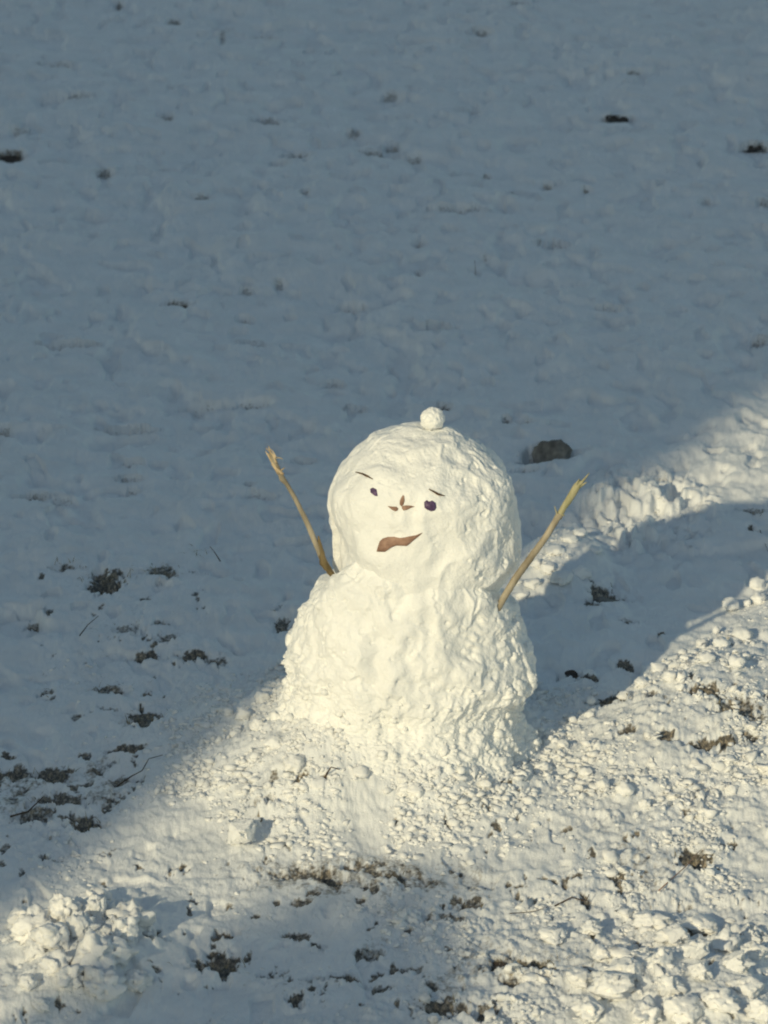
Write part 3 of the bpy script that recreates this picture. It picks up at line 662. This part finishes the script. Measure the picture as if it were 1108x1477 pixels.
twig([(115,918,0),(127,905,.01),(142,893,.03)], .0016, 'hair thin twig poking out of shaded snow at the left', 2)
twig([(318,813,0),(311,803,.02),(303,791,.045)], .0018, 'thin dark stem poking up beside the left littered hollow', 3)
twig([(800,1306,0),(825,1300,.0),(845,1297,.01),(850,1289,.02)], .0020, 'curved twig on sunlit snow at lower right of centre', 4)
twig([(735,1316,0),(770,1312,.0),(795,1306,.0)], .0011, 'long faint stem lying flat on sunlit snow below right of the base', 5)
twig([(468,1171,0),(472,1163,.01),(478,1160,.02),(490,1163,.01)], .0024, 'short dark twig on sunlit snow right of the snow block', 6)
twig([(15,1178,0),(40,1165,.01),(62,1150,.01)], .0026, 'brown stick lying in leaf litter at the left edge', 7)
twig([(1090,745,0),(1098,770,.0),(1108,792,.0)], .0014, 'thin looping grass stem in the shade at the right edge', 8)
twig([(686,392,0),(685,375,.01)], .0014, 'tiny upright stem in far shaded snow above the snowball', 9)
twig([(685,372,0),(684,391,.0)], .0012, 'tiny stem lying in the far shade above the snowball', 10) if False else None
twig([(950,1290,0),(990,1255,.0),(1010,1225,.02)], .0016, 'dry stem rising from the brown litter patch at the right', 11, mat=M_LEAF)

def grass(spots, seed):
    r_ = random.Random(seed); V = []; Fc = []
    for (u, v, wpx, hpx, n, L) in spots:
        for i in range(int(n * .9)):
            a = r_.gauss(0, .38) * wpx; b = r_.gauss(0, .38) * hpx; x, y = g(u + a, v + b)
            z = hzq(x, y); an = r_.uniform(0, 6.283); lean = r_.uniform(.5, 1.5); Lb = L * r_.uniform(.2, .8); w2 = r_.uniform(.0007, .0019)
            d = Vector((math.cos(an), math.sin(an), 0)); s = d.cross(Vector((0, 0, 1))); k = len(V); m = 5
            for j in range(m):
                t = j / (m - 1); th = lean * t * 1.1
                p = Vector((x, y, z - .004)) + d * (Lb * t * math.sin(lean * .5 + th * .5)) + Vector((0, 0, Lb * t * max(.05, math.cos(lean * .5 + th * .6))))
                V.append(p + s * w2 * (1 - t * .9)); V.append(p - s * w2 * (1 - t * .9))
            for j in range(m - 1): q = k + j * 2; Fc.append([q, q + 1, q + 3, q + 2])
    return V, Fc
_hx = {}
def hzq(x, y):
    k = (round(x, 2), round(y, 2))
    if k not in _hx: _hx[k] = hz(*k)
    return _hx[k]
V, Fc = grass([(152,836,50,16,45,.05),(235,826,44,12,35,.045),(100,814,44,8,18,.05),(187,908,30,10,16,.035),(278,946,40,8,18,.03),(208,1030,44,14,45,.045),(155,985,50,8,20,.04),
    (78,1105,50,14,40,.04),(18,1103,40,10,24,.04),(85,1145,70,16,50,.04),(122,1181,44,12,34,.04),(182,1077,40,8,20,.035),(408,900,20,14,16,.04),(315,1386,60,18,60,.045),(762,1392,60,12,55,.045),
    (640,1455,60,14,36,.04),(1000,1236,44,12,36,.04),(1050,1050,60,20,40,.04),(1030,1100,70,6,24,.035),(920,1366,40,10,20,.03),(880,1025,40,8,26,.035),(430,220,30,8,10,.03),(385,174,34,8,9,.04),
    (566,200,20,12,8,.04),(280,800,40,14,10,.06),(470,1262,60,10,26,.03),(680,1297,40,12,24,.03),(566,1258,30,8,18,.035),(63,985,24,8,10,.035),(790,662,40,10,8,.04),(1090,745,24,10,10,.05),(545,214,50,6,9,.03)], 3)
tag(mesh_from('grass', [tuple(q) for q in V], Fc, M_GRASS, smooth=False), 'dead grass blades poking out of the hollows in the snow', 'grass', kind='stuff')

# ------------------------------------------------------------------ what casts the shade: the house and a clipped tree on the sun side
def W_(a, p, z=0): return LD * a + LP * p + Vector((0, 0, z))
def box(name, lo, hi, mat, parent):
    V = [(x, y, z) for x in (lo[0], hi[0]) for y in (lo[1], hi[1]) for z in (lo[2], hi[2])]
    return mesh_from(name, V, [[0, 1, 3, 2], [4, 6, 7, 5], [0, 4, 5, 1], [2, 3, 7, 6], [0, 2, 6, 4], [1, 5, 7, 3]], mat, smooth=False, parent=parent)
M_WALL = plain_mat('pale_render', (0.42, 0.38, 0.31), (0.50, 0.46, 0.38), 6, 0.9); M_ROOF = plain_mat('roof_tiles', (0.10, 0.05, 0.035), (0.17, 0.08, 0.055), 10, 0.85)
M_WOOD = plain_mat('painted_wood', (0.6, 0.6, 0.57), (0.7, 0.7, 0.67), 8, 0.6); M_GLASS, _, pg = new_mat('window_glass'); pg.inputs['Base Color'].default_value = (.03, .04, .045, 1); pg.inputs['Roughness'].default_value = .08
cz = W_(-15.0, -.36)
house = tag(empty('house', cz, -AZ - R(3)), 'tall pale rendered house with a tiled roof beside the lawn', 'house')   # local x to the right, y towards the snowman
box('wall', (-13, -8, -.3), (0, 0, 10.6), M_WALL, house)
mesh_from('roof', [(-13.3, -8.4, 10.603), (0, -8.4, 10.603), (0, .4, 10.603), (-13.3, .4, 10.603), (-13.3, -4, 13.2), (0, -4, 13.2)], [[0, 1, 2, 3], [0, 4, 5, 1], [3, 2, 5, 4], [0, 3, 4], [1, 5, 2]], M_ROOF, smooth=False, parent=house)
for zx in (-2.3, -5.3, -8.3):
    for zz in (1.1, 4.2, 7.4):
        if zz < 2 and zx < -8: continue
        f = box('window', (zx - .6, .002, zz), (zx + .6, .05, zz + 1.3), M_WOOD, house)
        box('pane', (zx - .5, .051, zz + .1), (zx - .03, .062, zz + 1.2), M_GLASS, f); box('pane', (zx + .03, .051, zz + .1), (zx + .5, .062, zz + 1.2), M_GLASS, f)
box('door', (-9.0, .002, 0), (-8.0, .06, 2.1), M_WOOD, house)

tb = W_(-8.5, .46)
M_LEAFG = plain_mat('evergreen_leaves', (0.025, 0.05, 0.018), (0.06, 0.10, 0.035), 20, 0.6)
tree = tag(empty('tree', tb), 'small dark evergreen with a dense rounded crown on a bare trunk', 'tree')
tube('trunk', [Vector((0, 0, -.1)), Vector((.02, .01, 1.0)), Vector((-.02, 0, 2.2)), Vector((0, 0, 3.2))], [.06, .05, .04, .02], M_TWIG, tree, 10, .1, 3)
rt = np.random.RandomState(77); nL = 6200
d = rt.normal(size=(nL, 3)); d /= np.linalg.norm(d, axis=1)[:, None]
rad = rt.rand(nL) ** .4 * (1 + .18 * fbm(d[:, 0] * 2, d[:, 1] * 2, d[:, 2] * 2, 2, 5))
sp_ = np.where(rt.rand(nL) < .22, 1.5, 1.0)
C = d * rad[:, None] * np.array([.48, .48, .60]) * np.stack([sp_, sp_, np.ones(nL)], 1) + np.array([0, 0, 2.88])
A = rt.normal(size=(nL, 3)); A /= np.linalg.norm(A, axis=1)[:, None]; B = np.cross(A, rt.normal(size=(nL, 3))); B /= np.linalg.norm(B, axis=1)[:, None]
Lf = .035; VV = np.stack([C - A * Lf, C + B * Lf * .5, C + A * Lf, C - B * Lf * .5], 1).reshape(-1, 3)
mesh_from('crown', VV, np.arange(nL * 4).reshape(nL, 4), M_LEAFG, smooth=False, parent=tree)
